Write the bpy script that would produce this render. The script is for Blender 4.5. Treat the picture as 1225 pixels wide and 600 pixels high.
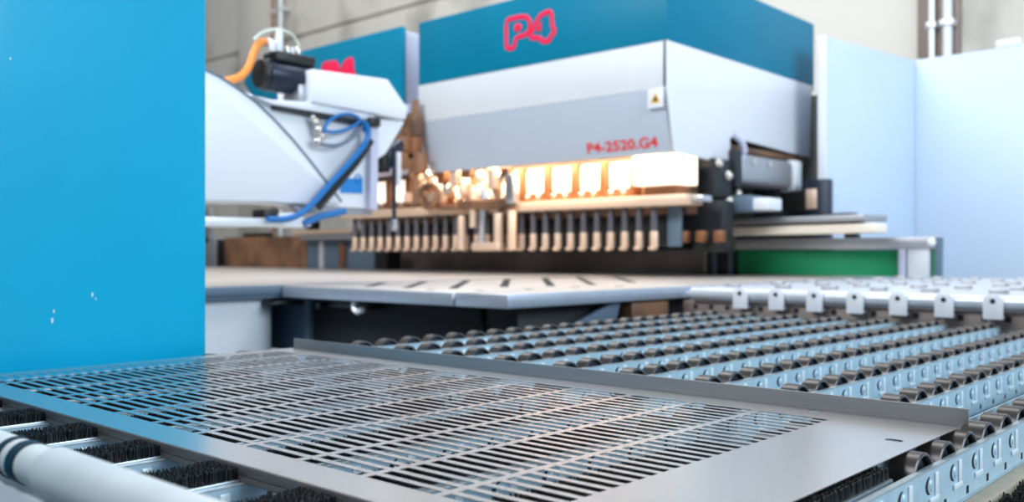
import bpy, bmesh, math, random
from mathutils import Vector, Matrix
random.seed(7)
for o in list(bpy.data.objects):
    bpy.data.objects.remove(o)
S = bpy.context.scene
COL = S.collection

# ------------------------------------------------------------------ camera
EYE = 1.21                                   # camera height
F_PX, W_PX = 1098.0, 1225.0
YAW = math.atan2(612 + 597, F_PX)            # view direction, measured from -X towards +Y
FWD = (-math.cos(YAW), math.sin(YAW))
RGT = (math.sin(YAW), math.cos(YAW))
cam = bpy.data.objects.new('camera', bpy.data.cameras.new('camera'))
COL.objects.link(cam)
cam.location = (0, 0, EYE)
cam.rotation_euler = (math.radians(90), 0, math.atan2(FWD[1], FWD[0]) - math.radians(90))
cam.data.sensor_width = 36
cam.data.lens = F_PX / W_PX * 36
cam.data.shift_x = 0.0
cam.data.shift_y = 5.0 / W_PX
cam.data.clip_start = 0.05
cam.data.dof.use_dof = True
cam.data.dof.focus_distance = 1.42
cam.data.dof.aperture_fstop = 3.7
S.camera = cam

# ------------------------------------------------------------------ light
S.view_settings.view_transform = 'Standard'
S.view_settings.look = 'None'
S.view_settings.gamma = 1
S.view_settings.use_curve_mapping = False
S.view_settings.exposure = 0.0
wd = bpy.data.worlds.new('hall_daylight')
S.world = wd
wd.use_nodes = True
wd.node_tree.nodes['Background'].inputs[0].default_value = (0.86, 0.94, 1.0, 1)
wd.node_tree.nodes['Background'].inputs[1].default_value = 0.5


def area(name, loc, target, size, size_y, power, color):
    l = bpy.data.lights.new(name, 'AREA')
    l.shape = 'RECTANGLE'
    l.size, l.size_y, l.energy, l.color = size, size_y, power, color
    o = bpy.data.objects.new(name, l)
    COL.objects.link(o)
    o.location = loc
    o.rotation_euler = (Vector(target) - Vector(loc)).to_track_quat('-Z', 'Y').to_euler()
    return o


area('window_daylight', (7.5, 4.0, 5.5), (-3.2, 4.0, 1.2), 6, 4, 800, (0.75, 0.885, 1.0))
area('front_fill_light', (-4.0, -1.5, 5.6), (-4.4, 5.0, 2.0), 5, 2, 430, (0.94, 0.97, 1.0))  # added fill light to brighten the front panels of the machine
area('wall_fill_light', (-9.0, 6.6, 8.6), (-9.0, 9.5, 4.5), 10, 1.2, 180, (1.0, 0.97, 0.92))  # added fill light that lifts the dim back wall
area('hall_lamp_back', (-4.5, 5.5, 6.5), (-4.5, 5.5, 0.0), 7, 2, 260, (0.95, 0.97, 1.0))
# work lights of the bending head: behind its front skirt, shining down on the tools
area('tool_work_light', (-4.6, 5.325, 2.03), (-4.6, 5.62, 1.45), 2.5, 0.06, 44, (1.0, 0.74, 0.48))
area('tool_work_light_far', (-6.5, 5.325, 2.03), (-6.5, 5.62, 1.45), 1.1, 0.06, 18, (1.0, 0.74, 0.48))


# ------------------------------------------------------------------ materials
def lin(c):
    return tuple(((v / 255) / 12.92 if v / 255 <= 0.04045 else ((v / 255 + 0.055) / 1.055) ** 2.4) for v in c) + (1,)


def mat(name, rgb, rough=0.5, metal=0.0, noise=0.0, scale=8, stretch=(1, 1, 1), bump=0.0, emit=None, coat=0.0, rgb2=None, spec=0.5):
    m = bpy.data.materials.new(name)
    m.use_nodes = True
    nt = m.node_tree
    b = nt.nodes['Principled BSDF']
    b.inputs['Base Color'].default_value = lin(rgb)
    b.inputs['Roughness'].default_value = rough
    b.inputs['Metallic'].default_value = metal
    b.inputs['Specular IOR Level'].default_value = spec
    if coat:
        b.inputs['Coat Weight'].default_value = coat
        b.inputs['Coat Roughness'].default_value = 0.08
    if noise or bump or rgb2:
        tc = nt.nodes.new('ShaderNodeTexCoord')
        mp = nt.nodes.new('ShaderNodeMapping')
        mp.inputs['Scale'].default_value = stretch
        nz = nt.nodes.new('ShaderNodeTexNoise')
        nz.inputs['Scale'].default_value = scale
        nz.inputs['Detail'].default_value = 6
        nt.links.new(tc.outputs['Object'], mp.inputs[0])
        nt.links.new(mp.outputs[0], nz.inputs['Vector'])
        if noise or rgb2:
            rp = nt.nodes.new('ShaderNodeValToRGB')
            a = lin(rgb)
            lo = lin(rgb2) if rgb2 else tuple(v * (1 - noise) for v in a[:3]) + (1,)
            hi = a if rgb2 else tuple(min(1, v * (1 + noise)) for v in a[:3]) + (1,)
            rp.color_ramp.elements[0].position = 0.32
            rp.color_ramp.elements[1].position = 0.68
            rp.color_ramp.elements[0].color = lo
            rp.color_ramp.elements[1].color = hi
            nt.links.new(nz.outputs['Fac'], rp.inputs[0])
            nt.links.new(rp.outputs[0], b.inputs['Base Color'])
        if bump:
            bp = nt.nodes.new('ShaderNodeBump')
            bp.inputs['Strength'].default_value = bump
            bp.inputs['Distance'].default_value = 0.002
            nt.links.new(nz.outputs['Fac'], bp.inputs['Height'])
            nt.links.new(bp.outputs[0], b.inputs['Normal'])
    if emit:
        b.inputs['Emission Color'].default_value = lin(emit[0])
        b.inputs['Emission Strength'].default_value = emit[1]
    return m


M = dict(
    lip=mat('grey_steel_edge', (150, 150, 152), 0.45, 0.6, 0.05, 10, (2, 2, 60)),
    foldshade=mat('shaded_steel_fold', (114, 108, 106), 0.45, 0.6, 0.06, 10, (3, 60, 60)),  # darker copy of the sheet steel, shade of the fold painted in
    palepanel=mat('pale_blue_white_paint', (206, 224, 244), 0.42, 0, 0.015, 2),
    sheet=mat('brushed_steel_sheet', (216, 212, 210), 0.27, 0.95, 0.05, 10, (2, 60, 2), 0.02),
    zinc=mat('galvanized_steel', (186, 216, 232), 0.42, 0.25, 0.07, 30),
    zincflange=mat('galvanized_flange', (190, 200, 204), 0.4, 0.6, 0.07, 30),
    slot=mat('dark_slot', (16, 20, 26), 0.7),
    ridgelit=mat('lit_galvanized_ridge', (236, 248, 254), 0.35, 0.2),  # near-white zinc, light caught by the pressed steps painted in
    wheel=mat('brown_grey_wheel_tread', (60, 55, 52), 0.30, 0.25, 0.12, 30),
    wheelrim=mat('wheel_rim', (112, 122, 132), 0.35, 0.4),
    hub=mat('dark_blue_hub', (34, 44, 58), 0.45, 0.2),
    brush=mat('black_bristles', (16, 18, 21), 0.5),
    strip=mat('brush_holder', (186, 200, 210), 0.3, 0.85, 0.06, 20),
    beige=mat('beige_beam_paint', (172, 163, 146), 0.6, 0, 0.1, 40),
    darksteel=mat('dark_painted_steel', (38, 42, 48), 0.55, 0.2, 0.15, 6),
    black=mat('black_plastic', (18, 20, 24), 0.45),
    base=mat('black_table_base', (22, 24, 27), 0.55, 0.1, 0.2, 3),
    blue=mat('cyan_blue_paint', (0, 174, 218), 0.4, 0, 0.04, 2, coat=0.06, spec=0.25),
    teal=mat('teal_blue_paint', (0, 126, 160), 0.42, 0, 0.05, 2, spec=0.2),
    white=mat('white_paint', (232, 236, 244), 0.42, 0, 0.015, 2),
    warmlit=mat('warm_lit_white', (250, 238, 222), 0.35),  # white with the warm light on the lower slide bar painted in
    grey=mat('light_grey_paint', (218, 224, 231), 0.45, 0, 0.02, 2),
    midgrey=mat('mid_grey_paint', (180, 193, 209), 0.45, 0, 0.02, 2),
    lavender=mat('pale_lavender_paint', (196, 200, 222), 0.5),
    red=mat('red_logo_paint', (250, 20, 80), 0.4),
    redtext=mat('red_lettering', (226, 44, 40), 0.5),
    table=mat('ground_table_steel', (206, 197, 190), 0.42, 0.45, 0.08, 14),
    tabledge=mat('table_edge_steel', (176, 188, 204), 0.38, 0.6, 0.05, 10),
    steel=mat('bright_steel', (205, 208, 214), 0.25, 0.85),
    satin=mat('satin_steel', (172, 174, 180), 0.4, 0.6),
    roller=mat('white_roller', (206, 213, 222), 0.28, 0.25),
    toolsteel=mat('tool_shank_steel', (112, 112, 120), 0.36, 0.6),
    warmtone=mat('warm_lit_steel', (236, 205, 180), 0.4, 0.3),  # warm light on tool tips and rail put into the peach colour
    copper=mat('copper_coloured_housing', (140, 92, 60), 0.45, 0.3),
    bronze=mat('oily_brown_steel', (176, 128, 94), 0.45, 0.3, rgb2=(78, 62, 54), scale=3),
    brownbeam=mat('brown_grey_beam', (140, 126, 120), 0.5, 0.3, 0.15, 4),
    lamp=mat('lit_warm_lamp', (255, 246, 226), 0.5, emit=((255, 242, 222), 1.1)),
    green=mat('green_belt', (0, 142, 92), 0.55, 0, 0.06, 3),
    olive=mat('olive_grey_panel', (118, 120, 112), 0.6, 0, 0.05, 3),
    slate=mat('slate_blue_panel', (96, 116, 136), 0.55, 0.1, 0.05, 3),
    orange=mat('orange_cable', (250, 152, 66), 0.5),
    bluehose=mat('blue_hose', (0, 106, 178), 0.4),
    label=mat('blue_label', (16, 128, 208), 0.5),
    yellow=mat('yellow_warning', (240, 190, 40), 0.5),
    motor=mat('navy_motor', (26, 38, 58), 0.35, 0.3),
    fitting=mat('chrome_fitting', (210, 205, 200), 0.2, 0.9),
    tube=mat('worn_white_tube', (230, 230, 228), 0.4, 0.1, 0.08, 9, bump=0.3),
    conduit=mat('galvanized_conduit', (226, 230, 234), 0.35, 0.4),
    conduitbrown=mat('copper_pipe', (176, 138, 104), 0.5),
    clear=mat('clear_air_hose', (206, 214, 204), 0.3),
    floor=mat('dark_floor', (92, 94, 96), 0.6, 0, 0.12, 2),
    hallwall=mat('hall_side_wall', (150, 146, 142), 0.8),
)


def concrete():
    m = mat('board_marked_concrete', (196, 192, 184), 0.85)
    nt = m.node_tree
    b = nt.nodes['Principled BSDF']
    tc = nt.nodes.new('ShaderNodeTexCoord')
    mp = nt.nodes.new('ShaderNodeMapping')
    mp.inputs['Scale'].default_value = (0.6, 1, 0.16)
    n1 = nt.nodes.new('ShaderNodeTexNoise'); n1.inputs['Scale'].default_value = 2.2; n1.inputs['Detail'].default_value = 8
    n2 = nt.nodes.new('ShaderNodeTexNoise'); n2.inputs['Scale'].default_value = 0.9; n2.inputs['Detail'].default_value = 5
    mx = nt.nodes.new('ShaderNodeMath'); mx.operation = 'ADD'
    rp = nt.nodes.new('ShaderNodeValToRGB')
    rp.color_ramp.elements[0].position = 0.75; rp.color_ramp.elements[1].position = 1.25
    rp.color_ramp.elements[0].color = lin((180, 176, 168)); rp.color_ramp.elements[1].color = lin((222, 218, 210))
    nt.links.new(tc.outputs['Object'], mp.inputs[0]); nt.links.new(mp.outputs[0], n1.inputs['Vector'])
    nt.links.new(tc.outputs['Object'], n2.inputs['Vector'])
    nt.links.new(n1.outputs['Fac'], mx.inputs[0]); nt.links.new(n2.outputs['Fac'], mx.inputs[1])
    nt.links.new(mx.outputs[0], rp.inputs[0]); nt.links.new(rp.outputs[0], b.inputs['Base Color'])
    return m


M['concrete'] = concrete()


# ------------------------------------------------------------------ mesh helpers
def new():
    return bmesh.new()


def box(bm, x0, x1, y0, y1, z0, z1, bev=0.0, mi=0, seg=2):
    r = bmesh.ops.create_cube(bm, size=1)
    vs = r['verts']
    for v in vs:
        v.co = Vector((x0 + (v.co.x + .5) * (x1 - x0), y0 + (v.co.y + .5) * (y1 - y0), z0 + (v.co.z + .5) * (z1 - z0)))
    fs = list({f for v in vs for f in v.link_faces})
    for f in fs:
        f.material_index = mi
    if bev:
        es = list({e for v in vs for e in v.link_edges})
        g = bmesh.ops.bevel(bm, geom=es, offset=bev, segments=seg, affect='EDGES', profile=0.5)
        for f in g['faces']:
            f.material_index = mi
    return bm


def cyl(bm, p, q, r, seg=20, r2=None, mi=0, bev=0.0):
    p, q = Vector(p), Vector(q)
    d = q - p
    mtx = Matrix.Translation((p + q) / 2) @ d.to_track_quat('Z', 'Y').to_matrix().to_4x4()
    g = bmesh.ops.create_cone(bm, cap_ends=True, segments=seg, radius1=r, radius2=r if r2 is None else r2, depth=d.length, matrix=mtx)
    fs = {f for v in g['verts'] for f in v.link_faces}
    for f in fs:
        f.material_index = mi
    if bev:
        es = [e for f in fs if len(f.verts) > 4 for e in f.edges]
        h = bmesh.ops.bevel(bm, geom=list(set(es)), offset=bev, segments=2, affect='EDGES', profile=0.5)
        for f in h['faces']:
            f.material_index = mi
    return bm


def ball(bm, c, r, sc=(1, 1, 1), seg=14, mi=0):
    g = bmesh.ops.create_uvsphere(bm, u_segments=seg, v_segments=max(6, seg // 2), radius=r,
                                  matrix=Matrix.Translation(c) @ Matrix.Diagonal((*sc, 1)))
    for v in g['verts']:
        for f in v.link_faces:
            f.material_index = mi
    return bm


def catmull(pts, n=8, closed=False):
    P = [Vector(p) for p in pts]
    out = []
    m = len(P)
    rng = m if closed else m - 1
    for i in range(rng):
        if closed:
            a, b, c, d = P[(i - 1) % m], P[i], P[(i + 1) % m], P[(i + 2) % m]
        else:
            a, b, c, d = P[max(0, i - 1)], P[i], P[i + 1], P[min(m - 1, i + 2)]
        for k in range(n):
            t = k / n
            out.append(0.5 * ((2 * b) + (c - a) * t + (2 * a - 5 * b + 4 * c - d) * t * t + (3 * b - a - 3 * c + d) * t ** 3))
    if not closed:
        out.append(P[-1])
    return out


def sweep(bm, pts, r, seg=10, closed=False, flat=None, mi=0):
    """a round tube along a path; flat=(axis vector, factor) squashes it along one axis"""
    P = [Vector(p) for p in pts]
    rings = []
    n = len(P)
    up = Vector((0.13, 0.21, 0.97)).normalized()
    for i in range(n):
        if closed:
            t = (P[(i + 1) % n] - P[(i - 1) % n]).normalized()
        else:
            t = (P[min(n - 1, i + 1)] - P[max(0, i - 1)]).normalized()
        u = t.cross(up)
        if u.length < 1e-3:
            u = t.cross(Vector((1, 0, 0)))
        u.normalize()
        w = u.cross(t).normalized()
        ring = []
        for k in range(seg):
            a = 2 * math.pi * k / seg
            o = (u * math.cos(a) + w * math.sin(a)) * r
            if flat:
                ax = Vector(flat[0]).normalized()
                o = o - ax * o.dot(ax) * (1 - flat[1])
            ring.append(bm.verts.new(P[i] + o))
        rings.append(ring)
    fs = []
    for i in range(n if closed else n - 1):
        a, b = rings[i], rings[(i + 1) % n]
        for k in range(seg):
            fs.append(bm.faces.new((a[k], a[(k + 1) % seg], b[(k + 1) % seg], b[k])))
    if not closed:
        fs.append(bm.faces.new(rings[0][::-1]))
        fs.append(bm.faces.new(rings[-1]))
    for f in fs:
        f.material_index = mi
    return bm


def prism(bm, pts, off, bev=0.0, mi=0):
    """a polygon (world points) extruded by the vector off"""
    vs = [bm.verts.new(Vector(p)) for p in pts]
    f = bm.faces.new(vs)
    g = bmesh.ops.extrude_face_region(bm, geom=[f])
    nv = [e for e in g['geom'] if isinstance(e, bmesh.types.BMVert)]
    for v in nv:
        v.co += Vector(off)
    allf = {h for v in vs + nv for h in v.link_faces}
    for h in allf:
        h.material_index = mi
    if bev:
        es = {e for h in allf for e in h.edges}
        h2 = bmesh.ops.bevel(bm, geom=list(es), offset=bev, segments=2, affect='EDGES', profile=0.5)
        for h in h2['faces']:
            h.material_index = mi
    return bm


def ob(name, bm, mats, parent=None, sharp=0.6):
    bmesh.ops.recalc_face_normals(bm, faces=bm.faces)
    for f in bm.faces:
        f.smooth = True
    for e in bm.edges:
        if len(e.link_faces) == 2 and e.calc_face_angle(0) > sharp:
            e.smooth = False
    root = parent
    while root is not None and root.parent is not None:
        root = root.parent
    if root is not None:
        bmesh.ops.translate(bm, verts=bm.verts, vec=-root.location)
    me = bpy.data.meshes.new(name)
    bm.to_mesh(me)
    bm.free()
    for m in (mats if isinstance(mats, (list, tuple)) else [mats]):
        me.materials.append(m)
    o = bpy.data.objects.new(name, me)
    COL.objects.link(o)
    o.parent = parent
    return o


def tag(o, label, cat, group=None, kind=None):
    o['label'] = label
    o['category'] = cat
    if group:
        o['group'] = group
    if kind:
        o['kind'] = kind
    return o


def thing(name, loc, label, cat, group=None):
    o = bpy.data.objects.new(name, None)
    o.empty_display_size = 0.05
    COL.objects.link(o)
    o.location = loc
    return tag(o, label, cat, group)


def struct(name, bm, m):
    o = ob(name, bm, m)
    o['kind'] = 'structure'
    return o


def copy_tree(o, parent=None, loc=None):
    c = o.copy()
    COL.objects.link(c)
    c.parent = parent
    if loc is not None:
        c.location = loc
    for ch in [h for h in ALL[o.name]] if o.name in ALL else []:
        copy_tree(ch, c)
    return c


ALL = {}


# surveying: where a sight line measured on the photograph meets a real plane of the machine
def sight(px, py):
    t, u = (px - 612) / F_PX, (305 - py) / F_PX
    return Vector((FWD[0] + t * RGT[0], FWD[1] + t * RGT[1], u))


def atY(px, py, Y):
    v = sight(px, py); return Vector((0, 0, EYE)) + v * (Y / v.y)


def atX(px, py, X):
    v = sight(px, py); return Vector((0, 0, EYE)) + v * (X / v.x)


def atZ(px, py, Z):
    v = sight(px, py); return Vector((0, 0, EYE)) + v * ((Z - EYE) / v.z)


ORD = ['first', 'second', 'third', 'fourth', 'fifth', 'sixth', 'seventh', 'eighth', 'ninth', 'tenth', 'eleventh', 'twelfth',
       'thirteenth', 'fourteenth', 'fifteenth', 'sixteenth', 'seventeenth', 'eighteenth', 'nineteenth', 'twentieth',
       'twenty-first', 'twenty-second', 'twenty-third', 'twenty-fourth', 'twenty-fifth', 'twenty-sixth', 'twenty-seventh',
       'twenty-eighth', 'twenty-ninth', 'thirtieth']

# ================================================================== the setting
b = new(); box(b, -26, 9, -5.3, 10.2, -0.1, 0); struct('floor', b, M['floor'])
b = new()
WY = 9.5
box(b, -26, 4, WY, WY + 0.3, 0, 5.0)
box(b, -26, 4, WY + 0.05, WY + 0.3, 5.0, 5.12)
box(b, -26, 4, WY, WY + 0.3, 5.12, 6.32)
box(b, -26, 4, WY + 0.05, WY + 0.3, 6.32, 6.5)
box(b, -26, 4, WY, WY + 0.3, 6.5, 9.5)
struct('wall_back', b, M['concrete'])
b = new(); box(b, -15.6, -14.6, WY - 0.06, WY, 0, 9.5, 0.01); struct('trim_1', b, M['concrete'])
b = new(); box(b, -3.15, -2.75, WY - 0.05, WY, 0, 9.5, 0.01); struct('trim_2', b, M['brownbeam'])
b = new(); box(b, -26.3, -26, -4, WY + 0.3, 0, 9.5); struct('wall_left', b, M['hallwall'])

b = new(); box(b, -26, 9, -5.3, -5, 0, 7.0); struct('wall_front', b, M['hallwall'])

# ================================================================== slotted steel sheet
ZS = 0.95
X0, X1, Y0, Y1 = -2.19, -0.432, 0.62, 1.50
sheet = thing('slotted_sheet', ((X0 + X1) / 2, (Y0 + Y1) / 2, ZS - 0.004),
              'large brushed steel sheet with rows of narrow slots lying on the rails', 'metal sheet')
PX, RIB, GX = 0.129, 0.013, -0.606
cols = [(GX - PX * k - PX + RIB, GX - PX * k) for k in range(12)]
PYs, SW = 0.0256, 0.0146
rows = [(0.682 + PYs * k, 0.682 + PYs * k + SW) for k in range(29)]
holes = [(-0.655, 1.470), (-0.470, 1.316), (-1.371, 1.472)]
xs = sorted({X0, X1} | {v for c in cols for v in c} | {h[0] + s * 0.017 for h in holes for s in (-1, 1)})
ys = sorted({Y0, Y1} | {v for c in rows for v in c} | {h[1] + s * 0.011 for h in holes for s in (-1, 1)})
b = new()
V = {(i, j): b.verts.new((x, y, ZS)) for i, x in enumerate(xs) for j, y in enumerate(ys)}
for i in range(len(xs) - 1):
    for j in range(len(ys) - 1):
        cx, cy = (xs[i] + xs[i + 1]) / 2, (ys[j] + ys[j + 1]) / 2
        if any(a < cx < c for a, c in cols) and any(a < cy < c for a, c in rows):
            continue
        q = [V[i, j], V[i + 1, j], V[i + 1, j + 1], V[i, j + 1]]
        hole = [h for h in holes if abs(h[0] - cx) < 0.002 and abs(h[1] - cy) < 0.002]
        if hole:
            o8 = [b.verts.new((cx + 0.013 * math.cos(a), cy + 0.008 * math.sin(a), ZS)) for a in [math.radians(-157.5 + 45 * k) for k in range(8)]]
            # corners are at -135, -45, 45, 135 degrees
            for k in range(4):
                b.faces.new((q[k], o8[(2 * k + 1) % 8], o8[(2 * k) % 8]))
                b.faces.new((q[k], q[(k + 1) % 4], o8[(2 * k + 2) % 8], o8[(2 * k + 1) % 8]))
        else:
            b.faces.new(q)
bmesh.ops.recalc_face_normals(b, faces=b.faces)
g = bmesh.ops.extrude_face_region(b, geom=list(b.faces))
bmesh.ops.translate(b, verts=[e for e in g['geom'] if isinstance(e, bmesh.types.BMVert)], vec=(0, 0, -0.0012))
ob('slotted_plate', b, M['sheet'], sheet)
b = new()
box(b, X0, X1 + 0.008, Y1 - 0.002, Y1 + 0.002, ZS - 0.0012, ZS + 0.0262, 0.0008)
ob('raised_lip', b, M['lip'], sheet)
b = new()
box(b, X0, X1, Y0 - 0.004, Y0, ZS - 0.0125, ZS, 0.0008)
box(b, X0, X1, Y0 - 0.004, Y0, ZS - 0.022, ZS - 0.0132, 0.0008)
box(b, X0, X1, Y0, Y0 + 0.014, ZS - 0.022, ZS - 0.019)
ob('folded_edge', b, M['foldshade'], sheet)

# ================================================================== wheel rails
RZ0, RZ1 = 0.861, 0.9285
YA, YB = 0.40, 3.975
PITCH = 0.1
R_W = 0.0445
TAB0 = 1.36      # a tab (wheel axle) at this Y, then every 0.1


def front_plate_mesh():
    b = new()
    box(b, -0.002, 0, YA, YB, RZ0, RZ1)
    box(b, -0.009, 0.0005, YA, YB, RZ1 - 0.0018, RZ1, mi=1)              # flange
    k0 = math.ceil((YA + 0.03 - TAB0) / PITCH)
    k1 = math.floor((YB - 0.03 - TAB0) / PITCH)
    for k in range(k0, k1 + 1):
        y = TAB0 + k * PITCH
        z = 0.907
        # crescent cut-out left of the axle dimple
        outer, inner = [], []
        for i in range(9):
            a = math.radians(108 + 144 * i / 8)
            outer.append((0.0, y + 0.005 + 0.0185 * math.cos(a), z + 0.0125 * math.sin(a)))
            inner.append((0.0, y + 0.009 + 0.0135 * math.cos(a), z + 0.0120 * math.sin(a)))
        prism(b, outer + inner[::-1], (0.0004, 0, 0), mi=2)
        ball(b, (-0.001, y + 0.009, z - 0.001), 0.0075, (0.42, 1, 1.2), 12, mi=0)
        # pressed L-shaped step right of and below the dimple
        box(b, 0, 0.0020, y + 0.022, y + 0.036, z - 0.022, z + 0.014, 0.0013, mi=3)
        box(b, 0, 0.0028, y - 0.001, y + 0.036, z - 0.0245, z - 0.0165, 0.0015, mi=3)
        box(b, 0, 0.0005, y + 0.061, y + 0.071, z - 0.041, z - 0.030, mi=2)
    return b


rail = thing('wheel_rail', (-0.405, 0, 0.858), 'galvanized wheel rail nearest the camera, along the right edge of the sheet',
             'conveyor rail', 'wheel rails of the sheet conveyor')


def part_local(name, bm, mats, parent, loc=(0, 0, 0)):
    o = ob(name, bm, mats, None)
    o.parent = parent
    o.location = loc
    return o


LOCZ = -0.858
b = front_plate_mesh(); bmesh.ops.translate(b, verts=b.verts, vec=(0, 0, LOCZ))
fp = part_local('front_plate', b, [M['zinc'], M['zincflange'], M['slot'], M['ridgelit']], rail)
b = new(); box(b, -0.087, -0.085, YA, YB, RZ0 + LOCZ, RZ1 - 0.006 + LOCZ); box(b, -0.087, 0, YA, YB, 0, 0.0010); box(b, -0.002, 0, YA, YB, 0, 0.004)
bp_ = part_local('back_plate', b, M['zinc'], rail)
# one wheel: tread lathe around the X axis
def wheel_bm():
    b = new()
    prof = [(0.0, R_W - 0.0040), (0.0, R_W - 0.0018), (-0.0015, R_W), (-0.034, R_W), (-0.036, R_W - 0.002), (-0.036, R_W - 0.006),
            (-0.030, R_W - 0.008), (-0.006, R_W - 0.008)]
    n = 36
    rings = []
    for k in range(n):
        a = 2 * math.pi * k / n
        rings.append([b.verts.new((x, r * math.cos(a), r * math.sin(a))) for x, r in prof])
    for k in range(n):
        p, q = rings[k], rings[(k + 1) % n]
        for i in range(len(prof)):
            f = b.faces.new((p[i], p[(i + 1) % len(prof)], q[(i + 1) % len(prof)], q[i]))
            f.material_index = 1 if i == 0 else 0
    return b


def hub_bm():
    b = new()
    cyl(b, (-0.029, 0, 0), (-0.009, 0, 0), R_W - 0.0078, 32)
    cyl(b, (-0.033, 0, 0), (-0.0015, 0, 0), 0.012, 20, bev=0.001)
    for k in range(6):
        a = k * math.pi / 3
        cyl(b, (-0.011, 0.023 * math.cos(a), 0.023 * math.sin(a)), (-0.007, 0.023 * math.cos(a), 0.023 * math.sin(a)), 0.004, 10)
    return b


wheel0 = ob('wheel', wheel_bm(), [M['wheel'], M['wheelrim']])
hub0 = ob('hub', hub_bm(), M['hub'])
hub0.parent = wheel0
wheel_ys = [TAB0 + PITCH * k for k in range(-1, 26)]
WZ = ZS - 0.0012 - R_W - 0.0005 + LOCZ
wheel_parts = []
for i, y in enumerate(wheel_ys):
    if i == 0:
        w, h = wheel0, hub0
    else:
        w = wheel0.copy(); COL.objects.link(w)
        h = hub0.copy(); COL.objects.link(h); h.parent = w
    w.parent = rail
    w.location = (-0.008, y + 0.008, WZ)
    w.rotation_euler = (random.random() * 6.28, 0, 0)
    wheel_parts.append((w, h))
# brush strip in the front half of the rail
b = new(); box(b, -0.083, -0.012, YA, 1.165, RZ1 - 0.02 + LOCZ, RZ1 + 0.003 + LOCZ, 0.001)
bh = part_local('brush_holder', b, M['strip'], rail)
b = new()
y = YA + 0.002
rnd = random.Random(3)
while y < 1.163:
    for x in (-0.079, -0.071, -0.063, -0.055, -0.047, -0.039, -0.031, -0.024, -0.017):
        dx, dy = rnd.uniform(-.002, .002), rnd.uniform(-.002, .002)
        cyl(b, (x, y, RZ1 + 0.002 + LOCZ), (x + dx, y + dy, ZS - 0.0042 + LOCZ), 0.0014, 4, 0.0011)
    y += 0.0028
br = part_local('bristles', b, M['brush'], rail)
br['kind'] = 'stuff'
N_RAIL = 10
for j in range(1, N_RAIL):
    r = rail.copy(); COL.objects.link(r)
    r.location.x = -0.405 - 0.2 * j
    r['label'] = ('%s galvanized wheel rail away from the camera, counting the near right rail as first' % ORD[j]) if j < N_RAIL - 1 else \
        'farthest galvanized wheel rail, beside the steel rotary table'
    for p in ((fp, bp_, bh, br) if j < N_RAIL - 1 else (fp, bp_)):
        c = p.copy(); COL.objects.link(c); c.parent = r
    for w, h in wheel_parts:
        c = w.copy(); COL.objects.link(c); c.parent = r
        c.rotation_euler = (random.random() * 6.28, 0, 0)
        d = h.copy(); COL.objects.link(d); d.parent = c

# frame that carries the rails
fr = thing('conveyor_frame', (-1.3, 2.2, 0), 'dark steel frame with an added dark shade sheet under the galvanized wheel rails', 'frame')
b = new(); box(b, -2.30, -0.432, 0.40, 3.96, 0.742, 0.752); box(b, -2.30, -2.292, 0.40, 3.96, 0.752, 0.85); ob('shade_sheet', b, M['black'], fr)  # black sheet added to darken the space under the rails
for y in (0.6, 2.3, 3.85):
    b = new(); box(b, -2.29, -0.432, y - 0.04, y + 0.04, 0.753, 0.857, 0.004); ob('cross_beam', b, M['darksteel'], fr)
for x in (-2.2, -0.5):
    for y in (0.6, 3.85):
        b = new(); box(b, x - 0.04, x + 0.04, y - 0.035, y + 0.035, 0.0, 0.741, 0.004); ob('leg', b, M['darksteel'], fr)
b = new(); box(b, -0.428, -0.378, 0.3, 3.975, 0.77, 0.8575, 0.004)
sb = tag(ob('side_beam', b, M['beige']), 'beige painted side beam under the nearest wheel rail', 'beam')
eb = thing('edge_brush', (-0.36, 2.1, 0.77), 'black brush strip beside the beige side beam', 'brush')
b = new(); box(b, -0.377, -0.345, 0.3, 3.975, 0.77, 0.84, 0.003); ob('brush_holder', b, M['black'], eb)
b = new()
rnd = random.Random(5)
y = 0.9
while y < 2.6:
    x = rnd.uniform(-0.374, -0.349)
    cyl(b, (x, y, 0.838), (x + rnd.uniform(-.003, .006), y + rnd.uniform(-.004, .004), 0.853 + rnd.uniform(0, .009)), 0.0022, 4, 0.001)
    y += 0.0016
q = ob('bristles', b, M['brush'], eb); q['kind'] = 'stuff'

# ================================================================== foreground tube
tb = thing('guard_tube', (-1.0, 0.36, 0.9), 'worn white round tube with black bands in the near left corner', 'tube')
TC = Vector((0, 0.36, 1.000))
b = new(); cyl(b, (-1.75, 0.36, 1.0), (-0.90, 0.36, 1.0), 0.0205, 32); ob('inner_tube', b, M['tube'], tb)
b = new(); cyl(b, (-0.925, 0.36, 1.0), (-0.30, 0.36, 1.0), 0.0245, 32, bev=0.002); ob('sleeve', b, M['tube'], tb)
for x, w in ((-0.985, 0.010), (-1.020, 0.006)):
    b = new(); cyl(b, (x - w, 0.36, 1.0), (x + w, 0.36, 1.0), 0.0218, 32); ob('band', b, M['black'], tb)
wc = thing('machine_cover', (-1.2, 0.36, 0), 'white machine cover under the round tube in the near left corner', 'cover')
b = new(); box(b, -1.75, -0.45, 0.345, 0.385, 0.0, 0.9750, 0.004); ob('panel', b, M['white'], wc)
b = new(); box(b, -1.70, -0.50, 0.352, 0.378, 0.9745, 0.9810, 0.001); ob('seal', b, M['grey'], wc)

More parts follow.
